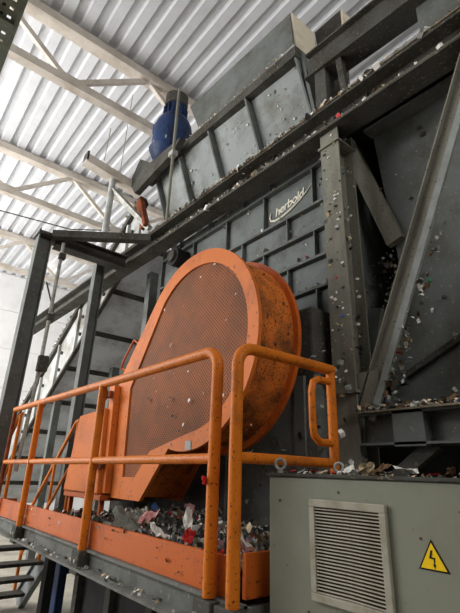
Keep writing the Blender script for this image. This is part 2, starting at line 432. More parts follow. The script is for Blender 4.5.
MB().box((3.2, 2.02, 6.55), (3.42, 2.05, 6.95)).build('end_plate', M['cream'], EX)  # lit end, its light painted in as cream
MB().box((3.28, 2.1, 4.78), (3.36, 2.35, 6.6)).build('post', M['dark_steel'], EX)

# ------------------------------------------------------------------ blue gear motor
GM = thing('gear_motor', (2.75, 5.0, 6.4), 'blue gear motor with grey fan cowl on the hopper end', 'motor')
b = MB()
ax = Vector((-0.05, -0.15, 1)).normalized()
base = Vector((2.72, 5.08, 6.22))
b.tube([base + ax * t for t in (0.02, 0.08, 0.24, 0.26, 0.62, 0.74, 0.84, 0.86)], [0.16, 0.27, 0.35, 0.32, 0.31, 0.28, 0.22, 0.17], 18)
b.build('gear_housing', M['blue'], GM, smooth=True)
b = MB()
b.tube([base + ax * t for t in (0.84, 0.88, 1.06, 1.08)], [0.15, 0.17, 0.17, 0.15], 18); b.build('motor_barrel', M['blue'], GM, smooth=True)
for k in range(14):
    a = 2 * math.pi * k / 14
    r = Vector((math.cos(a), math.sin(a), 0)); r = (r - ax * r.dot(ax)).normalized()
    MB().bar(base + ax * 0.89 + r * 0.18, base + ax * 1.05 + r * 0.18, [(-0.02, 0.02, -0.006, 0.006)], side=r).build('cooling_fin', M['blue'], GM)
b = MB(); b.tube([base + ax * t for t in (1.07, 1.09, 1.26, 1.30)], [0.18, 0.19, 0.185, 0.12], 18); b.build('fan_cowl', M['dark_steel'], GM, smooth=True)
b = MB(); b.box((2.40, 4.95, 6.72), (2.50, 5.15, 6.9)); b.build('terminal_box', M['blue'], GM, bevel=0.01)
for k in range(8):
    a = 2 * math.pi * k / 8
    c = base + ax * 0.25 + Vector((math.cos(a) * 0.3, math.sin(a) * 0.3, 0)); MB().cyl(c, c + ax * 0.05, 0.025, 6).build('bolt', M['zinc'], GM)
MB().plate([(4.40, 6.20), (5.3, 6.30), (5.70, 6.62), (6.0, 6.30), (5.75, 5.95), (4.6, 6.05)], 2.50, 2.60).build('mounting_plate', M['dark_steel'], GM)
RD = thing('support_pole', (2.53, 4.62, 4.86), 'thin pale pole with clamp in front of the blue motor', 'pole')
MB().cyl((2.53, 4.62, 4.86), (2.46, 4.50, 7.2), 0.023, 8).build('pole', M['column'], RD, smooth=True)
MB().box((2.45, 4.50, 5.95), (2.54, 4.62, 6.03)).build('clamp', M['zinc'], RD)

# ------------------------------------------------------------------ inclined conveyor on the left
CV = thing('inclined_conveyor', (2.6, 8.0, 0), 'inclined grey conveyor rising from the left towards the hopper', 'conveyor')
zl = lambda y: 4.60 + (6.74 - y) * 0.63
ya, yb = 5.96, 13.0
MB().plate([(ya, zl(ya)), (ya, zl(ya) + 0.9), (yb, zl(yb) + 0.9), (yb, zl(yb))], 2.76, 2.80).build('side_plate', M['pale_steel'], CV)
MB().bar((2.78, ya, zl(ya) + 0.94), (2.78, yb, zl(yb) + 0.94), [(-0.09, 0.09, -0.05, 0.05)]).build('top_rail', M['dark_steel'], CV)
MB().bar((2.78, ya, zl(ya) + 1.0), (2.78, yb, zl(yb) + 1.0), [(-0.07, 0.07, -0.02, 0.02)]).build('dust_layer', M['dust'], CV)
MB().bar((2.75, ya, zl(ya)), (2.75, yb, zl(yb)), [(-0.02, 0.05, -0.03, 0.03)]).build('bottom_rail', M['dark_steel'], CV)
n = 8
for i in range(n):
    y0 = ya + (yb - ya) * i / n; y1 = ya + (yb - ya) * (i + 1) / n
    MB().hexa([(2.81, y0 + 0.01, zl(y0) + 0.12), (4.4, y0 + 0.01, zl(y0) + 0.12), (4.4, y1 - 0.01, zl(y1) + 0.12), (2.81, y1 - 0.01, zl(y1) + 0.12),
               (2.81, y0 + 0.01, zl(y0) + 0.16), (4.4, y0 + 0.01, zl(y0) + 0.16), (4.4, y1 - 0.01, zl(y1) + 0.16), (2.81, y1 - 0.01, zl(y1) + 0.16)]).build('underside_panel', M['bluegrey'], CV)
    MB().box((2.81, y0 - 0.015, zl(y0) + 0.03), (4.4, y0 + 0.015, zl(y0) + 0.13)).build('cross_rib', M['dark_steel'], CV)
    MB().box((2.71, y0 + 0.36, zl(y0 + .4)), (2.76, y0 + 0.42, zl(y0 + .4) + 0.86)).build('side_stiffener', M['pale_steel'], CV)
    for k in (0.2, 0.55):
        c = Vector((2.75, y0 + 0.22, zl(y0 + 0.22) + k)); MB().cyl(c, c - Vector((0.03, 0, 0)), 0.035, 6).build('bolt', M['dark_steel'], CV)
MB().plate([(ya, zl(ya)), (ya, zl(ya) + 0.8), (yb, zl(yb) + 0.8), (yb, zl(yb))], 4.38, 4.42).build('side_plate', M['pale_steel'], CV)
MB().cyl((2.64, 4.55, 4.36), (2.84, 4.55, 4.36), 0.13, 18).build('tail_roller', M['black'], CV, smooth=True)
MB().cyl((2.60, 4.55, 4.36), (2.64, 4.55, 4.36), 0.08, 18).build('bearing', M['dark_steel'], CV, smooth=True)
MB().box((3.2, 6.2, 0), (3.35, 6.35, 4.9)).build('support_leg', M['grey'], CV)
MB().box((3.6, 8.2, 0), (3.75, 8.35, 3.6)).build('support_leg', M['grey'], CV)
MB().box((2.9, 9.2, 0), (3.03, 9.33, 3.0)).build('support_leg', M['grey'], CV)

# ------------------------------------------------------------------ left steel frame
LC = thing('support_column', (1.31, 5.75, 0), 'tall dark steel column at the left edge beside the railing end', 'column')
MB().bar((1.31, 5.75, 0), (1.31, 5.75, 4.72), [(-0.12, -0.105, -0.085, 0.085), (0.045, 0.06, -0.085, 0.085), (-0.105, 0.045, -0.01, 0.01)]).build('column_shaft', M['grey'], LC)
MB().box((1.17, 5.6, 4.62), (1.46, 5.9, 4.65)).build('cap_plate', M['dark_steel'], LC)
cr = MB().bar((1.42, 5.72, 4.62), (2.49, 5.72, 4.62), [(-0.09, 0.09, -0.1, -0.085), (-0.008, 0.008, -0.085, 0.085), (-0.09, 0.09, 0.085, 0.1)], side=(0, 1, 0)).build('cross_beam', M['dark_steel'], LC)
MB().bar((1.36, 5.62, 4.64), (2.46, 4.90, 4.70), [(-0.06, 0.06, -0.05, 0.05)], side=(0.6, 0.8, 0)).build('corner_brace', M['dark_steel'], LC)
CP = thing('conduit_pipe', (1.45, 5.6, 1.2), 'thin pale conduit pipe with junction boxes beside the left column', 'pipe')
MB().tube([(1.50, 5.58, 4.55), (1.50, 5.58, 2.9), (1.50, 5.6, 2.6), (1.47, 5.62, 1.6)], 0.024, 8).build('pipe', M['zinc'], CP, smooth=True)
MB().box((1.46, 5.52, 2.75), (1.58, 5.6, 2.95)).build('junction_box', M['dark_steel'], CP, bevel=0.01)
MB().box((1.47, 5.53, 4.30), (1.55, 5.6, 4.38)).build('clip', M['dark_steel'], CP)
MB().box((1.47, 5.53, 3.42), (1.55, 5.6, 3.50)).build('clip', M['dark_steel'], CP)
C2 = thing('lamp_post', (2.2, 6.0, 0), 'slim grey steel post carrying the tube lamp in front of the conveyor', 'post')
MB().bar((2.2, 6.0, 0), (2.2, 6.0, 4.6), [(-0.07, -0.055, -0.07, 0.07), (-0.055, 0.055, -0.008, 0.008), (0.055, 0.07, -0.07, 0.07)]).build('lower_post', M['grey'], C2)
MB().cyl((2.2, 6.0, 4.6), (2.2, 6.0, 6.30), 0.055, 10).build('upper_post', M['pale_steel'], C2, smooth=True)
MB().bar((2.22, 5.98, 6.0), (2.72, 5.5, 5.25), [(-0.04, 0.04, -0.04, 0.04)]).build('arm', M['zinc'], C2)
RK = thing('rusty_bracket', (2.8, 5.6, 5.2), 'rust red bracket at the conveyor head beside the motor plate', 'bracket')
MB().bar((2.66, 5.55, 5.30), (2.70, 5.95, 6.0), [(-0.03, 0.03, -0.09, 0.09)]).build('plate', M['rust'], RK)
MB().bar((2.62, 5.45, 5.25), (2.62, 5.75, 5.9), [(-0.03, 0.03, -0.03, 0.03)]).build('arm', M['rust'], RK)
TL = thing('tube_lamp', (2.15, 6.0, 6.25), 'slanted tube lamp fixture on top of the slim post', 'lamp')
MB().bar((1.70, 6.0, 6.38), (2.72, 6.0, 6.22), [(-0.09, 0.09, 0.02, 0.10), (-0.09, -0.075, -0.05, 0.02), (0.075, 0.09, -0.05, 0.02)], side=(0, 1, 0)).build('housing', M['truss'], TL)
MB().cyl((1.76, 5.97, 6.35), (2.66, 5.97, 6.21), 0.03, 10).build('tube', M['bluegrey'], TL, smooth=True)
MB().box((1.69, 5.91, 6.31), (1.72, 6.09, 6.48)).build('end_cap', M['dark_steel'], TL)
WR = [[(2.0, 6.0, 6.5), (2.02, 6.0, 7.2)], [(2.3, 6.0, 6.4), (2.32, 6.0, 8.2)]]
for i, w in enumerate(WR):
    tag(MB().tube(w, 0.008, 5).build('hanger_wire', M['zinc'], None, loc=w[0]), ['short thin hanger wire above the tube lamp', 'long thin hanger wire from lamp to roof'][i], 'wire')
tag(MB().tube([(1.46, 5.9, 4.05), (1.9, 6.8, 3.9), (2.6, 8.6, 4.6)], 0.012, 5).build('cable', M['dark_steel'], None, loc=(1.3, 5.7, 4.05)), 'thin dark cable sagging from the left column to the conveyor', 'cable')
tag(MB().tube([(-1.5, 8, 6.3), (0.2, 8, 5.95), (2.2, 7.9, 6.1), (3.0, 7.9, 6.4)], 0.012, 5).build('cable', M['dark_steel'], None, loc=(-1.5, 8, 6.3)), 'thin dark cable hanging under the far roof', 'cable')
tag(MB().tube([(2.27, 6.0, 3.3), (2.36, 6.6, 4.2), (2.62, 6.9, 4.7)], 0.015, 6).build('cable', M['dark_steel'], None, loc=(2.27, 6.0, 3.3)), 'short cable beside the slim lamp post', 'cable')

FL = thing('flood_light', (3.55, 15.4, 7.6), 'small bright flood light shining beside the left column', 'lamp')
MB().box((3.35, 15.4, 7.6), (3.75, 15.6, 7.95)).build('lamp_body', M['dark_steel'], FL)
em = bpy.data.materials.new('lamp_glow'); em.use_nodes = True
em.node_tree.nodes['Principled BSDF'].inputs['Emission Color'].default_value = (1, 0.95, 0.85, 1)
em.node_tree.nodes['Principled BSDF'].inputs['Emission Strength'].default_value = 30
MB().box((3.39, 15.385, 7.64), (3.71, 15.4, 7.91)).build('lamp_lens', em, FL)
MB().box((3.53, 15.58, 7.75), (3.57, 16.56, 7.79)).build('bracket', M['dark_steel'], FL)

# ------------------------------------------------------------------ orange belt guard
GC = (2.73, 2.58); GR = 0.79; GX = 1.80
BG = thing('belt_guard', (2.0, 3.1, 1.2), 'big round orange belt guard with perforated front and side cover', 'belt guard')
outer = [(GC[0] + GR * math.cos(math.radians(a)), GC[1] + GR * math.sin(math.radians(a))) for a in range(46, -73, -4)]
outer = [(GC[0] + GR * math.cos(math.radians(a)), GC[1] + GR * math.sin(math.radians(a))) for a in range(44, 288, 4)]
outer += [(3.29, 1.43), (3.84, 1.43), (3.90, 2.45)]
IR = 0.665
inner = [(GC[0] - 0.02 + IR * math.cos(math.radians(a)), GC[1] + IR * math.sin(math.radians(a))) for a in range(44, 268, 4)]
inner += [(3.19, 1.80), (3.40, 1.60), (3.62, 1.60), (3.66, 2.35)]
def ray_poly(c, a, poly):
    d = (math.cos(a), math.sin(a)); best = None
    for i in range(len(poly)):
        p, q = poly[i], poly[(i + 1) % len(poly)]
        ex, ey = q[0] - p[0], q[1] - p[1]
        den = d[0] * ey - d[1] * ex
        if abs(den) < 1e-9: continue
        t = ((p[0] - c[0]) * ey - (p[1] - c[1]) * ex) / den
        s = ((p[0] - c[0]) * d[1] - (p[1] - c[1]) * d[0]) / den
        if t > 0 and -1e-6 <= s <= 1 + 1e-6 and (best is None or t > best): best = t
    return (c[0] + d[0] * best, c[1] + d[1] * best)
RC = (2.95, 2.35)
ang = sorted({round(math.atan2(p[1] - RC[1], p[0] - RC[0]), 4) for p in outer + inner})
O = [ray_poly(RC, a, outer) for a in ang]; I = [ray_poly(RC, a, inner) for a in ang]
n = len(ang)
b = MB()
vs = [(GX, *p) for p in O] + [(GX, *p) for p in I] + [(GX + 0.03, *p) for p in O] + [(GX + 0.03, *p) for p in I]
fs = []
for i in range(n):
    j = (i + 1) % n
    fs += [(i, j, n + j, n + i), (2 * n + i, 3 * n + i, 3 * n + j, 2 * n + j), (i, 2 * n + i, 2 * n + j, j), (n + i, n + j, 3 * n + j, 3 * n + i)]
b.add(vs, fs); b.build('front_frame', M['orange_light'], BG)
MB().plate(I, GX + 0.015, GX + 0.028).build('perforated_panel', M['mesh'], BG)
# drum wall and rear rim
DR = 0.75; XR = 2.17
arc_a = [math.radians(a) for a in range(44, 292, 4)]
ring = [(GC[0] + DR * math.cos(a), GC[1] + DR * math.sin(a)) for a in arc_a] + [(3.29, 1.46), (3.82, 1.46), (3.87, 2.43)]
m_ = len(ring)
b = MB(); b.add([(GX + 0.03, *p) for p in ring] + [(XR, *p) for p in ring], [(i, (i + 1) % m_, m_ + (i + 1) % m_, m_ + i) for i in range(m_)])
b.build('drum_wall', M['orange_dirty'], BG, smooth=True)
rimo = [(GC[0] + 0.795 * math.cos(a), GC[1] + 0.795 * math.sin(a)) for a in arc_a] + [(3.29, 1.43), (3.84, 1.43), (3.92, 2.45)]
MB().plate(rimo, XR, XR + 0.035).build('rear_rim', M['orange'], BG)
# side cover with hinges
cover = MB().plate([(3.86, 1.45), (4.68, 1.45), (4.53, 2.16), (3.93, 2.19)], 1.70, 2.2).build('side_cover', M['orange_light'], BG, bevel=0.012)
MB().plate([(3.80, 1.46), (3.88, 1.46), (3.97, 2.40), (3.86, 2.40)], 1.74, 1.80).build('hinge_strip', M['orange_light'], BG, bevel=0.006)
for z in (1.66, 2.28):
    h = MB(); h.box((1.69, 3.84, z), (1.73, 3.95, z + 0.06)); h.build('latch', M['rust'], BG, bevel=0.006)
    MB().cyl((1.68, 3.90, z - 0.02), (1.68, 3.90, z + 0.08), 0.014, 8).build('latch', M['rust'], BG)
MB().box((1.72, 3.83, 1.40), (2.2, 4.70, 1.45)).build('lower_ledge', M['orange'], BG, bevel=0.006)
MB().box((1.76, 4.62, 1.2), (1.80, 4.66, 1.42)).build('leg', M['orange'], BG)
MB().box((1.76, 3.9, 1.2), (1.80, 3.94, 1.42)).build('leg', M['orange'], BG)
for (y0, z0) in ((3.74, 2.62),):
    MB().tube([(GX + 0.01, y0 - 0.13, z0 + 0.15), (GX - 0.0, y0 - 0.05, z0 + 0.20), (GX, y0 + 0.03, z0 + 0.12), (GX, y0 + 0.12, z0 + 0.03), (GX, y0 + 0.16, z0 - 0.05), (GX + 0.01, y0 + 0.08, z0 - 0.07)], 0.011, 6).build('handle', M['orange'], BG)
tag(MB().box((1.795, 2.62, 1.80), (1.799, 2.69, 1.86)).build('plate', M['pale_steel'], BG), 'small pale rating plate')
# drive motor visible above the cover
DM = thing('drive_motor', (2.3, 4.6, 1.2), 'blue grey drive motor half hidden above the orange side cover', 'motor')
MB().cyl((2.26, 4.55, 2.3), (2.85, 4.55, 2.3), 0.26, 20).build('barrel', M['bluegrey'], DM, smooth=True)
for k in range(7):
    MB().tube([(2.3 + k * 0.08, 4.55 + 0.28 * math.cos(a), 2.3 + 0.28 * math.sin(a)) for a in [2 * math.pi * q / 20 for q in range(20)]], 0.012, 4, closed=True).build('cooling_fin', M['bluegrey'], DM)
MB().box((2.3, 4.35, 2.54), (2.6, 4.6, 2.72)).build('terminal_box', M['bluegrey'], DM, bevel=0.01)
MB().box((2.3, 4.3, 1.2), (2.8, 4.85, 2.08)).build('pedestal', M['dark_steel'], DM)

# ------------------------------------------------------------------ platform
PF = thing('service_platform', (1.8, 3.4, 1.0), 'raised service platform with orange toe boards and steel edge channel', 'platform')
MB().box((1.345, 1.56, 1.10), (2.43, 5.45, 1.15)).build('deck', M['dark_steel'], PF)
t1 = MB().plate([(1.60, 1.175), (5.45, 1.175), (5.45, 1.335), (1.60, 1.325)], 1.325, 1.345).build('toe_board', M['orange'], PF)
t2 = MB().box((1.36, 1.53, 1.18), (2.0, 1.55, 1.345)).build('toe_board', M['orange'], PF)
t3 = MB().box((1.34, 5.45, 1.175), (1.5, 5.47, 1.33)).build('toe_board', M['orange'], PF)
MB().bar((1.33, 1.5, 1.10), (1.33, 5.5, 1.10), [(-0.005, 0.015, -0.03, 0.07), (-0.085, 0.015, -0.045, -0.03), (-0.03, 0.015, 0.058, 0.072)]).build('edge_channel', M['channel'], PF)
MB().bar((1.33, 1.51, 1.10), (2.4, 1.51, 1.10), [(-0.01, 0.01, -0.06, 0.075)], side=(0, 1, 0)).build('edge_channel', M['channel'], PF)
for y in (1.535, 1.68, 3.05, 4.48):
    MB().box((1.25, y - 0.06, 1.03), (1.325, y + 0.06, 1.165)).build('post_socket', M['dark_steel'], PF, bevel=0.005)
    for k in (-0.03, 0.03):
        MB().cyl((1.236, y + k, 1.11), (1.251, y + k, 1.11), 0.012, 6).build('bolt', M['zinc'], PF)
for (x, y) in ((1.93, 5.3), (1.62, 2.2)):
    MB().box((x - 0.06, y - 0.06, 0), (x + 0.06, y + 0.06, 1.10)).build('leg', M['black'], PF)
MB().bar((1.93, 5.3, 0.62), (3.2, 5.3, 0.62), [(-0.03, 0.03, -0.03, 0.03)], side=(0, 1, 0)).build('tie_bar', M['black'], PF)
UB = thing('under_drive', (2.1, 3, 0), 'dark blue machinery under the platform deck', 'machine')
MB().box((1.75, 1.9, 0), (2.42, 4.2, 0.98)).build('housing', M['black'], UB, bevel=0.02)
MB().box((1.76, 4.60, 0), (1.84, 4.72, 1.0)).build('side_panel', M['blue'], UB, bevel=0.01)
for y in (2.2, 2.8, 3.4, 4.0):
    MB().box((1.70, y, 0), (1.76, y + 0.08, 0.98)).build('rib', M['dark_steel'], UB)

# ------------------------------------------------------------------ railings
RR = 0.029
RA = thing('platform_railing', (1.29, 3.4, 1.2), 'long orange tube railing along the platform front, left of the corner gap', 'railing')
X = 1.29; zt = 2.235
pts = [(X, 5.42, zt + 0.02), (X, 3.0, zt)] + [(X, 1.72 + 0.09 - 0.0 + 0.0, zt)]
pts = [(X, 5.42, zt + 0.02), (X, 4.0, zt + 0.01), (X, 2.6, zt)] + [(X, 1.775 + 0.09 * math.cos(math.radians(a)), zt - 0.09 + 0.09 * math.sin(math.radians(a))) for a in range(90, 181, 15)] + [(X, 1.685, 1.6), (X, 1.68, 1.17)]
MB().tube(pts, RR, 12).build('top_rail', M['rail'], RA, smooth=True)
MB().tube([(X, 5.42, 1.695), (X, 1.70, 1.715)], 0.024, 10).build('mid_rail', M['rail'], RA, smooth=True)
for y, t in ((3.06, 2.23), (4.5, 2.235)):
    MB().cyl((X, y - 0.02, 1.165), (X, y, t), RR, 12).build('post', M['rail'], RA, smooth=True)
MB().cyl((X, 5.42, 1.19), (X, 5.42, 2.25), 0.022, 10).build('end_post', M['rust'], RA, smooth=True)  # brown puts the shade on this orange-brown post into its colour
RB = thing('corner_railing', (1.5, 1.52, 1.2), 'short orange tube railing running behind the grey cabinet', 'railing')
Y = 1.52
pts = [(1.285, 1.52, 1.165), (1.28, 1.52, 1.7)] + [(1.37 - 0.09 * math.cos(math.radians(a)), Y, 2.13 + 0.09 * math.sin(math.radians(a))) for a in range(0, 91, 15)] + [(1.98, Y, 2.22)]
MB().tube(pts, RR, 12).build('top_rail', M['rail'], RB, smooth=True)
MB().tube([(1.29, Y, 1.72), (1.96, Y, 1.72)], 0.024, 10).build('mid_rail', M['rail'], RB, smooth=True)
MB().cyl((1.965, Y, 1.2), (1.965, Y, 2.235), 0.026, 12).build('end_post', M['rail'], RB, smooth=True)
lp = [(1.95, Y, 2.15), (1.86, Y, 2.15), (1.815, Y, 2.13), (1.80, Y, 2.08), (1.80, Y, 1.90), (1.81, Y, 1.85), (1.85, Y, 1.82), (1.95, Y, 1.82)]
MB().tube(lp, 0.02, 10).build('loop_rail', M['rail'], RB, smooth=True)

# ------------------------------------------------------------------ stair
ST = thing('access_stair', (1.7, 6.2, 0), 'steep grey access stair with orange handrails descending beyond the platform', 'stair')
for x in (1.36, 2.12):
    MB().bar((x, 5.52, 1.05), (x, 6.80, 0.0), [(-0.02, 0.02, -0.12, 0.12), (-0.05, 0.02, -0.13, -0.11), (-0.05, 0.02, 0.11, 0.13)]).build('stringer', M['hopper'], ST)
for k in range(5):
    z = 0.98 - k * 0.21; y = 5.56 + k * 0.245
    MB().box((1.38, y - 0.02, z), (2.10, y + 0.2, z + 0.035)).build('tread', M['dark_steel'], ST)
for x in (1.38, 2.06):
    MB().tube([(x, 5.46, 2.22), (x, 5.56, 2.20), (x, 6.8, 1.10), (x, 6.84, 1.0), (x, 6.84, 0.15)], 0.022, 10).build('handrail', M['rail'], ST, smooth=True)
    MB().tube([(x, 5.5, 1.72), (x, 6.84, 0.56)], 0.018, 8).build('mid_rail', M['rail'], ST, smooth=True)
    for y, z0, z1 in ((5.5, 1.05, 2.2), (6.1, 0.55, 1.72)):
        MB().cyl((x, y, z0), (x, y, z1), 0.02, 8).build('baluster', M['rail'], ST, smooth=True)

# ------------------------------------------------------------------ cable tray overhead
CT = thing('cable_tray', (0.1, 2.5, 4.5), 'perforated green grey cable tray overhead in the top left corner', 'cable tray')
b = MB()
xa, xb2, y0, y1, zt_ = -0.28, 0.10, 0.8, 6.0, 4.5
nx, ny = 7, 70
xs = [xa + (xb2 - xa) * i / (2 * nx + 1) for i in range(2 * nx + 2)]
ysl = []
yy = y0
while yy < y1:
    ysl += [yy, yy + 0.05]; yy += 0.075
idx = {}
V = [(x, y, z) for z in (zt_, zt_ + 0.006) for y in ysl for x in xs]
W = len(xs); L = len(ysl) * W
F = []
for j in range(len(ysl) - 1):
    for i in range(W - 1):
        if i % 2 == 1 and j % 2 == 1: continue
        q = (j * W + i, j * W + i + 1, (j + 1) * W + i + 1, (j + 1) * W + i)
        F.append(q); F.append(tuple(k + L for k in reversed(q)))
b.add(V, F)
b.build('tray_floor', M['tray'], CT)
MB().box((xb2 - 0.0, y0, zt_ - 0.005), (xb2 + 0.03, y1, zt_ + 0.08)).build('tray_side', M['tray'], CT)
MB().box((xa - 0.03, y0, zt_ - 0.005), (xa, y1, zt_ + 0.08)).build('tray_side', M['tray'], CT)
for y in (1.6, 2.6, 3.6):
    MB().box((xa, y, zt_ - 0.03), (xb2, y + 0.04, zt_)).build('cross_bar', M['tray'], CT)
for k, x in enumerate((-0.2, -0.1, 0.0)):
    MB().tube([(x, y0, zt_ + 0.03), (x + 0.02, 3.0, zt_ + 0.035), (x, y1, zt_ + 0.03)], 0.018, 6).build('cable', M['ink'], CT)
for y in (1.5, 4.5):
    MB().cyl((-0.09, y, zt_ + 0.05), (-0.09, y, H), 0.01, 6).build('hanger_rod', M['zinc'], CT)

# ------------------------------------------------------------------ control cabinet
CX = 1.40
CB = thing('control_cabinet', (1.65, 0.8, 0), 'pebble grey control cabinet with louvred vent in the right foreground', 'cabinet')
MB().box((CX, 0.05, 0.0), (1.88, 1.435, 1.648)).build('cabinet_body', M['cabinet'], CB, bevel=0.008)
MB().box((CX - 0.008, 0.04, 1.648), (1.89, 1.442, 1.661)).build('lid', M['dark_steel'], CB, bevel=0.003)
# vent
gy0, gy1, gz0, gz1 = 0.88, 1.205, 1.242, 1.572
V = MB(); t = 0.026; fx0, fx1 = CX - 0.016, CX
for a, c in (((gy0, gz0), (gy1, gz0 + t)), ((gy0, gz1 - t), (gy1, gz1)), ((gy0, gz0 + t), (gy0 + t, gz1 - t)), ((gy1 - t, gz0 + t), (gy1, gz1 - t))):
    V.box((fx0, a[0], a[1]), (fx1, c[0], c[1]))
vent = V.build('vent_frame', M['grille'], CB, bevel=0.003)
MB().box((CX - 0.002, gy0 + t, gz0 + t), (CX + 0.001, gy1 - t, gz1 - t)).build('filter_mat', M['grille_dark'], CB)
nl = 26; ym = (gy0 + gy1) / 2
pitch = (gz1 - gz0 - 2 * t) / nl
l0 = None
for k in range(nl):
    if l0 is None:
        z = gz0 + t + 0.002; h = 0.0042
        l0 = MB()
        for ye in (gy0 + t, gy1 - t):
            l0.hexa([(CX - 0.014, ye, z), (CX - 0.012, ye, z), (CX - 0.003, ym, z), (CX - 0.005, ym, z),
                     (CX - 0.012, ye, z + h), (CX - 0.010, ye, z + h), (CX - 0.002, ym, z + h), (CX - 0.003, ym, z + h)])
        l0 = l0.build('vent_slat', M['grille'], CB)
    else:
        piece(l0, 0, 0, pitch * k)
# warning sign
tri = [(0.743, 1.487), (0.790, 1.404), (0.696, 1.404)]
cy_, cz_ = sum(p[0] for p in tri) / 3, sum(p[1] for p in tri) / 3
sgn = tag(MB().plate(tri, CX - 0.0016, CX + 0.001).build('warning_sign', M['ink'], CB), 'yellow triangular high voltage sticker with black lightning bolt')
tri2 = [(cy_ + (p[0] - cy_) * 0.84, cz_ + (p[1] - cz_) * 0.84) for p in tri]
MB().plate(tri2, CX - 0.0024, CX - 0.0014).build('sign_face', M['yellow'], sgn)
bolt = [(-0.002, 0.030), (0.008, 0.030), (0.0035, 0.008), (-0.009, 0.010), (-0.0045, -0.010), (-0.009, -0.010), (0.0015, -0.024), (0.004, -0.008), (0.0, -0.008), (0.004, 0.0005), (0.012, -0.002)]
bolt = [(0.008, 0.034), (-0.001, 0.034), (-0.006, 0.008), (0.004, 0.008), (-0.001, 0.034)]
bm_ = MB()
bm_.plate([(0.743 + y, 1.430 + z) for y, z in [(0.004, 0.028), (-0.002, 0.028), (0.003, 0.008), (0.010, 0.006)]], CX - 0.0032, CX - 0.0022)
bm_.plate([(0.743 + y, 1.430 + z) for y, z in [(0.010, 0.006), (0.009, 0.0105), (-0.008, 0.009), (-0.007, 0.0045)]], CX - 0.0032, CX - 0.0022)
bm_.plate([(0.743 + y, 1.430 + z) for y, z in [(-0.008, 0.009), (-0.003, 0.007), (-0.0025, -0.010), (-0.0055, -0.010)]], CX - 0.0032, CX - 0.0022)
bm_.plate([(0.743 + y, 1.430 + z) for y, z in [(0.001, -0.008), (-0.009, -0.008), (-0.0045, -0.020)]], CX - 0.0032, CX - 0.0022)
bm_.build('lightning_bolt', M['ink'], sgn)
def eye_bolt(x, y):
    e = MB()
    e.tube([(x + 0.021 * math.cos(a) * 0.5, y - 0.021 * math.cos(a) * 0.85, 1.697 + 0.021 * math.sin(a)) for a in [2 * math.pi * k / 16 for k in range(16)]], 0.007, 8, closed=True)
    e.cyl((x, y, 1.660), (x, y, 1.676), 0.012, 8)
    e.build('lifting_eye', M['zinc'], CB, smooth=True)
eye_bolt(1.435, 1.40); eye_bolt(1.84, 1.40)

# ------------------------------------------------------------------ scraps and dust
def scrap_mesh(seed, s, curl=0.5):
    rnd = random.Random(seed); n = 5
    v = []; asp = rnd.uniform(0.45, 0.95)
    for j in range(n + 1):
        for i in range(n + 1):
            x = (i / n - 0.5) * s + rnd.uniform(-0.09, 0.09) * s
            y = ((j / n - 0.5) * s + rnd.uniform(-0.09, 0.09) * s) * asp * (1 - 0.5 * abs(i / n - 0.5) * rnd.uniform(0, 1.6))
            z = rnd.uniform(-0.17, 0.17) * s * curl + curl * s * 0.5 * (i / n - 0.5) ** 2
            v.append((x, y, z))
    f = [(j * (n + 1) + i, j * (n + 1) + i + 1, (j + 1) * (n + 1) + i + 1, (j + 1) * (n + 1) + i) for j in range(n) for i in range(n)]
    return v, f
SMESH = {}
def scrap_data(colour, kind):
    k = (colour, kind)
    if k not in SMESH:
        v, f = scrap_mesh(kind * 7 + 3, 1.0, 0.7)
        me = bpy.data.meshes.new('scrap'); me.from_pydata(v, [], f); me.materials.append(SC[colour]); me.update()
        SMESH[k] = me
    return SMESH[k]
def scrap(name, colour, kind, loc, size, rotv, label, group=None):
    o = bpy.data.objects.new(name, scrap_data(colour, kind)); COL.objects.link(o)
    o.location = loc; o.scale = (size, size, size); o.rotation_euler = rotv
    return tag(o, label, 'scrap', group)

def flakes(name, label, pts, s0, s1, palette, seed=1, flatness=0.0, normal=None):
    rnd = random.Random(seed); b = MB(); names = [k for k, w in palette]; ws = [w for k, w in palette]
    for p in pts:
        p = Vector(p); s = rnd.uniform(s0, s1) * (1.6 if rnd.random() < 0.12 else 1)
        if normal is not None:
            nn = Vector(normal).normalized()
        else:
            nn = Vector((rnd.gauss(0, 1), rnd.gauss(0, 1), rnd.gauss(0, 1) + flatness * 3)).normalized()
        a = nn.orthogonal().normalized(); c = nn.cross(a); th = rnd.uniform(0, 6.28)
        a, c = a * math.cos(th) + c * math.sin(th), c * math.cos(th) - a * math.sin(th)
        w = s * rnd.uniform(0.35, 0.9); lift = nn * s * rnd.uniform(0.1, 0.4)
        q = [p - a * s * .5 - c * w * .5, p - c * w * .6 + lift, p + a * s * .5 - c * w * .4, p + a * s * .45 + c * w * .5, p + c * w * .45 + lift * .8, p - a * s * .5 + c * w * .35]
        b.add(q, [(0, 1, 4, 5), (1, 2, 3, 4)], rnd.choices(range(len(names)), ws)[0])
    o = b.build(name, [SC[k] for k in names], None, loc=pts[0])
    return tag(o, label, 'debris', None, 'stuff')
R = random.Random(5)
U = R.uniform
MIX = [('white', 4), ('grey', 4), ('beige', 3), ('brown', 3), ('dark', 2), ('red', .5), ('blue', .4)]
LIGHT = [('white', 5), ('grey', 3), ('beige', 2), ('red', .3)]
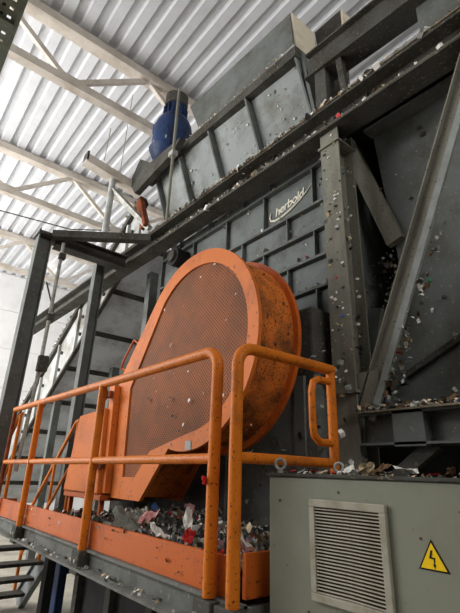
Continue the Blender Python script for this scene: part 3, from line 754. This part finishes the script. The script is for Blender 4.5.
# on the main beam: ledge, face and upper flange
bz = lambda y: 4.68 + (y - 4.2) * 0.0222
pts = []
for k in range(1700):
    y = min(6.0, max(-0.5, R.gauss(2.9, 1.3)))
    pts.append((U(2.49, 2.6), y, bz(y) + 0.165 + U(0, 0.03)))
for k in range(600):
    y = min(5.6, max(0.2, R.gauss(3.0, 1.0)))
    pts.append((U(2.5, 2.62), y, bz(y) - 0.06 + U(0, 0.02)))
for k in range(200):
    y = R.gauss(3.0, 1.0); pts.append((2.61, y, bz(y) + U(-0.06, 0.12)))
flakes('beam_debris', 'pale shredded flakes caught along the dark main beam', pts, 0.014, 0.056, [('white', 9), ('grey', 4), ('beige', 4), ('brown', 3), ('dark', 2), ('red', .25)], 2)
pts = [(2.655 + U(-0.02, 0.06), y, 6.14 + (y - 2.3) * 0.066 + 0.015) for y in [U(2.4, 5.0) for _ in range(220)]]
flakes('hopper_debris', 'pale flakes along the flange of the feed hopper', pts, 0.015, 0.04, LIGHT, 3)
pts = [(fx(z) - 0.012, U(2.4, 4.6), z) for z in [U(5.1, 6.0) for _ in range(60)]] + [(2.745, U(2.5, 3.6), U(6.2, 6.5)) for _ in range(5)]
flakes('hopper_debris', 'few pale flakes stuck to the ribbed hopper panels', pts, 0.015, 0.04, LIGHT, 4, normal=(-1, 0, 0.2))
pts = []
for z in rows[2:8]:
    for _ in range(34): pts.append((U(2.785, 2.83), U(1.95, 4.4), z + 0.02))
for _ in range(70): pts.append((2.828, U(1.95, 4.2), U(3.0, 4.7)))
flakes('casing_debris', 'pale flakes stuck on the ledges of the ribbed casing', pts, 0.015, 0.05, LIGHT, 5)
pts = [(2.545, U(1.77, 1.94), U(2.2, 4.5)) for _ in range(70)] + [(U(2.57, 2.75), U(1.77, 1.84), U(2.0, 4.3)) for _ in range(70)]
flakes('column_debris', 'scraps clinging to the grey machine column', pts, 0.010, 0.035, [('white', 3), ('beige', 2), ('dark', 3), ('red', .2), ('blue', .15)], 6, normal=(-1, -0.2, 0.2))
pts = [(U(2.5, 2.72), U(-0.3, 1.74), 2.065 + U(0, 0.03)) for _ in range(1100)]
flakes('ledge_debris', 'thick shredded scraps lying on top of the lower beam', pts, 0.015, 0.05, MIX, 7, flatness=0.5)
pts = [(U(2.56, 2.72), 1.70 - (z - 2.05) * 0.44 - 0.09 + U(-0.02, 0.02), z) for z in [2.05 + abs(R.gauss(0, 0.7)) for _ in range(120)] if z < 4.3]
flakes('strut_debris', 'shredded scraps hanging along the diagonal strut', pts, 0.015, 0.05, [('white', 3), ('grey', 4), ('brown', 3), ('red', .3), ('green', .2)], 8)
pts = [(3.0 - 0.01 - U(0, 0.05), 1.64 + U(-0.07, 0.06), z) for z in [R.gauss(3.0, 0.45) for _ in range(110)]]
pts += [(U(2.9, 3.4), U(1.66, 1.95), U(2.1, 3.4)) for _ in range(160)]
flakes('gap_debris', 'shredded scraps stuck in the dark gap beside the machine column', pts, 0.012, 0.045, [('white', 2), ('grey', 3), ('brown', 5), ('red', .35), ('beige', 2), ('dark', 4), ('blue', .2)], 9)
pts = [(2.992, U(-0.2, 1.55), U(2.15, 4.5)) for _ in range(46)]
flakes('plate_debris', 'few small flakes stuck on the smooth side hopper plate', pts, 0.012, 0.04, [('grey', 3), ('white', 1), ('dark', 4), ('red', .4), ('green', .4)], 10, normal=(-1, 0, 0.1))
pts = [(2.43, U(2.05, 3.4), U(1.45, 2.25)) for _ in range(34)] + [(U(2.3, 2.8), U(1.72, 2.05), U(1.5, 2.6)) for _ in range(70)]
flakes('body_debris', 'pale scraps clinging to the dark lower machine body', pts, 0.02, 0.06, [('white', 2), ('grey', 5), ('brown', 2), ('dark', 2)], 11)
pts = [(U(1.86, 2.2), GC[0] + 0.76 * math.cos(a), GC[1] + 0.76 * math.sin(a)) for a in [math.radians(U(95, 250)) for _ in range(60)]]
flakes('guard_debris', 'dark crumbs stuck on the round orange guard drum', pts, 0.008, 0.03, [('dark', 3), ('brown', 6), ('beige', 1), ('white', .5)], 12)
pts = [(GX - 0.004, GC[0] + r * math.cos(a), GC[1] + r * math.sin(a)) for r, a in [(0.8 * math.sqrt(U(0, 0.9)), U(0, 6.28)) for _ in range(26)]]
flakes('guard_debris', 'few pale flakes on the perforated guard front', pts, 0.012, 0.03, [('white', 2), ('beige', 2), ('dark', 2)], 13, normal=(-1, 0, 0.1))
pts = [(U(2.69, 2.84), y, zl(y) + 1.02 + U(0, 0.06)) for y in [U(6.1, 12) for _ in range(420)]]
flakes('conveyor_debris', 'shredded scraps piled along the conveyor edge', pts, 0.02, 0.07, [('grey', 5), ('white', 3), ('brown', 2), ('beige', 2)], 14)
pts = [(1.315, U(1.7, 5.2), U(1.19, 1.32)) for _ in range(20)] + [(U(1.25, 1.32), U(1.8, 4.4), 1.077) for _ in range(70)]
flakes('edge_debris', 'small flakes on the platform toe board and channel', pts, 0.01, 0.03, [('white', 3), ('beige', 2), ('grey', 2), ('dark', 2)], 15, flatness=0.4)
pts = [(CX - 0.012 + U(0, 0.44), U(0.1, 1.42), 1.666) for _ in range(150)]
flakes('cabinet_dust', 'small crumbs strewn over the cabinet lid', pts, 0.006, 0.018, [('grey', 3), ('beige', 3), ('brown', 2), ('white', 2)], 16, flatness=1)
pts = [(CX - 0.001, U(0.2, 1.42), U(1.1, 1.64)) for _ in range(26)]
flakes('cabinet_dust', 'tiny dirt specks on the cabinet front', pts, 0.004, 0.012, [('dark', 4), ('brown', 2)], 17, normal=(-1, 0, 0.05))

# heap on the platform
nx, ny = 14, 60
V = []; 
def heap_z(x, y):
    t = (x - 1.35) / 1.05
    h = 1.23 + 0.17 * min(1, t * 2.2) * (0.75 + 0.25 * math.sin(y * 2.1)) 
    h *= 1
    fade = min(1, max(0, (4.0 - y) / 0.8))
    return 1.16 + (h - 1.19) * (0.25 + 0.75 * fade) + 0.05 * noise.noise((x * 9, y * 9, 0)) + 0.03 * noise.noise((x * 23, y * 23, 3))
for j in range(ny + 1):
    for i in range(nx + 1):
        x = 1.35 + 1.07 * i / nx; y = 1.57 + 3.8 * j / ny
        V.append((x, y, heap_z(x, y)))
F = [(j * (nx + 1) + i, j * (nx + 1) + i + 1, (j + 1) * (nx + 1) + i + 1, (j + 1) * (nx + 1) + i) for j in range(ny) for i in range(nx)]
tag(MB().add(V, F).build('scrap_heap', SC['dark'], None, loc=(1.9, 3.4, 1.15)), 'dark mound of compacted shredded waste on the platform deck', 'debris', None, 'stuff')
pts = []
for k in range(3200):
    x = U(1.36, 2.3); y = 1.6 + abs(U(0, 1)) ** 1.2 * 3.2
    pts.append((x, y, heap_z(x, y) + U(0, 0.045)))
flakes('heap_flakes', 'small mixed shredded flakes covering the waste mound', pts, 0.015, 0.055, [('grey', 7), ('dark', 7), ('white', 1.6), ('brown', 3), ('red', .4), ('pink', .5), ('blue', .6), ('beige', 1)], 18)
ORD = 'first second third fourth fifth sixth seventh eighth ninth tenth eleventh twelfth'.split()
kinds = [('grey', 'film_scrap', 'crumpled grey film scrap', 'grey film scraps on the platform heap', 12),
         ('dark', 'film_scrap', 'dark film scrap', 'dark film scraps on the platform heap', 8),
         ('white', 'paper_scrap', 'white paper scrap', 'white paper scraps on the platform heap', 9),
         ('pink', 'film_scrap', 'small pink film scrap', 'pink film scraps on the platform heap', 4),
         ('blue', 'film_scrap', 'small blue film scrap', 'blue film scraps on the platform heap', 4)]
for c, nm, lab, grp, n in kinds:
    spots = []
    for k in range(n):                      # spread along the heap, numbered from the corner post outwards
        y = 1.68 + (k + U(0.15, 0.85)) * 1.9 / n
        spots.append((1.38 + abs(R.gauss(0, 0.16)), y))
    spots.sort(key=lambda p: -math.atan2(p[0], p[1]))
    for k, (x, y) in enumerate(spots):
        big = 1.0 if c in ('grey', 'dark', 'white') else 0.6
        scrap(nm, c, k % 6, (x, y, heap_z(x, y) + 0.03), U(0.08, 0.14) * big, (U(-.7, .7), U(-1.0, -.1), U(0, 6.28)),
              lab + ' on the platform heap, ' + ORD[k] + ' of its colour from the corner post', grp)
scrap('film_scrap', 'grey', 7, (1.37, 2.62, 1.36), 0.2, (0.3, -0.6, 1.2), 'largest crumpled grey film spilling over the toe board by the second post')
scrap('paper_scrap', 'white', 8, (1.35, 2.22, 1.35), 0.13, (0.2, -0.5, 2.0), 'long white paper strip hanging over the toe board')
scrap('film_scrap', 'pink', 9, (1.42, 2.45, 1.40), 0.16, (0.1, -0.3, 0.6), 'long pale pink film lying across the heap')
scrap('film_scrap', 'red', 3, (1.36, 1.95, 1.36), 0.07, (0.5, -0.8, 0.4), 'bright red film scrap at the heap front')
scrap('paper_scrap', 'white', 4, (1.44, 2.08, 1.42), 0.12, (0.3, -0.9, 1.0), 'pale upright plastic sheet standing in the heap')
scrap('paper_scrap', 'white', 5, (1.42, 1.60, 1.37), 0.10, (0.3, -0.7, 2.2), 'small white paper scrap just behind the corner toe board')
scrap('film_scrap', 'red', 2, (1.25, 1.70, 1.62), 0.06, (1.2, 0.2, 0.4), 'pink red film shred caught on the railing corner post')
# scraps on the cabinet lid
lid = [('red', 1.44, 1.335, .045, 'small red scrap beside the left lifting eye'), ('white', 1.46, 1.30, .05, 'small white scrap right of the red one by the left lifting eye'),
       ('red', 1.50, 1.27, .05, 'second red scrap from the left on the cabinet lid'), ('beige', 1.5, 1.22, .05, 'beige scrap between the two lifting eyes'),
       ('red', 1.55, 1.215, .045, 'red scrap just left of the right lifting eye'), ('white', 1.48, 1.09, .085, 'wide white paper scrap right of the right lifting eye'),
       ('white', 1.50, 1.05, .05, 'small white scrap touching the wide white paper'), ('beige', 1.46, .985, .085, 'upright beige card sliver on the cabinet lid'),
       ('brown', 1.44, .92, .10, 'flat brown strip lying on the cabinet lid'), ('white', 1.47, .84, .10, 'long white film scrap in the middle of the lid'),
       ('grey', 1.45, .90, .05, 'grey scrap before the long white film'), ('red', 1.46, .735, .042, 'red scrap right of the long white film'),
       ('brown', 1.50, .705, .065, 'dark rust coloured scrap near the right frame edge'), ('white', 1.50, .655, .05, 'rounded white scrap at the right of the lid'),
       ('grey', 1.50, .59, .10, 'grey crumpled lump at the far right of the lid')]
for k, (c, x, y, s, lab) in enumerate(lid):
    s *= 0.72
    scrap('lid_scrap', c, k % 10, (x, y, 1.662 + s * 0.25), s, (U(-.3, .3), U(-.6, .1) - (0.7 if 'upright' in lab else 0), U(0, 6.28)), lab, 'scraps on the cabinet lid')
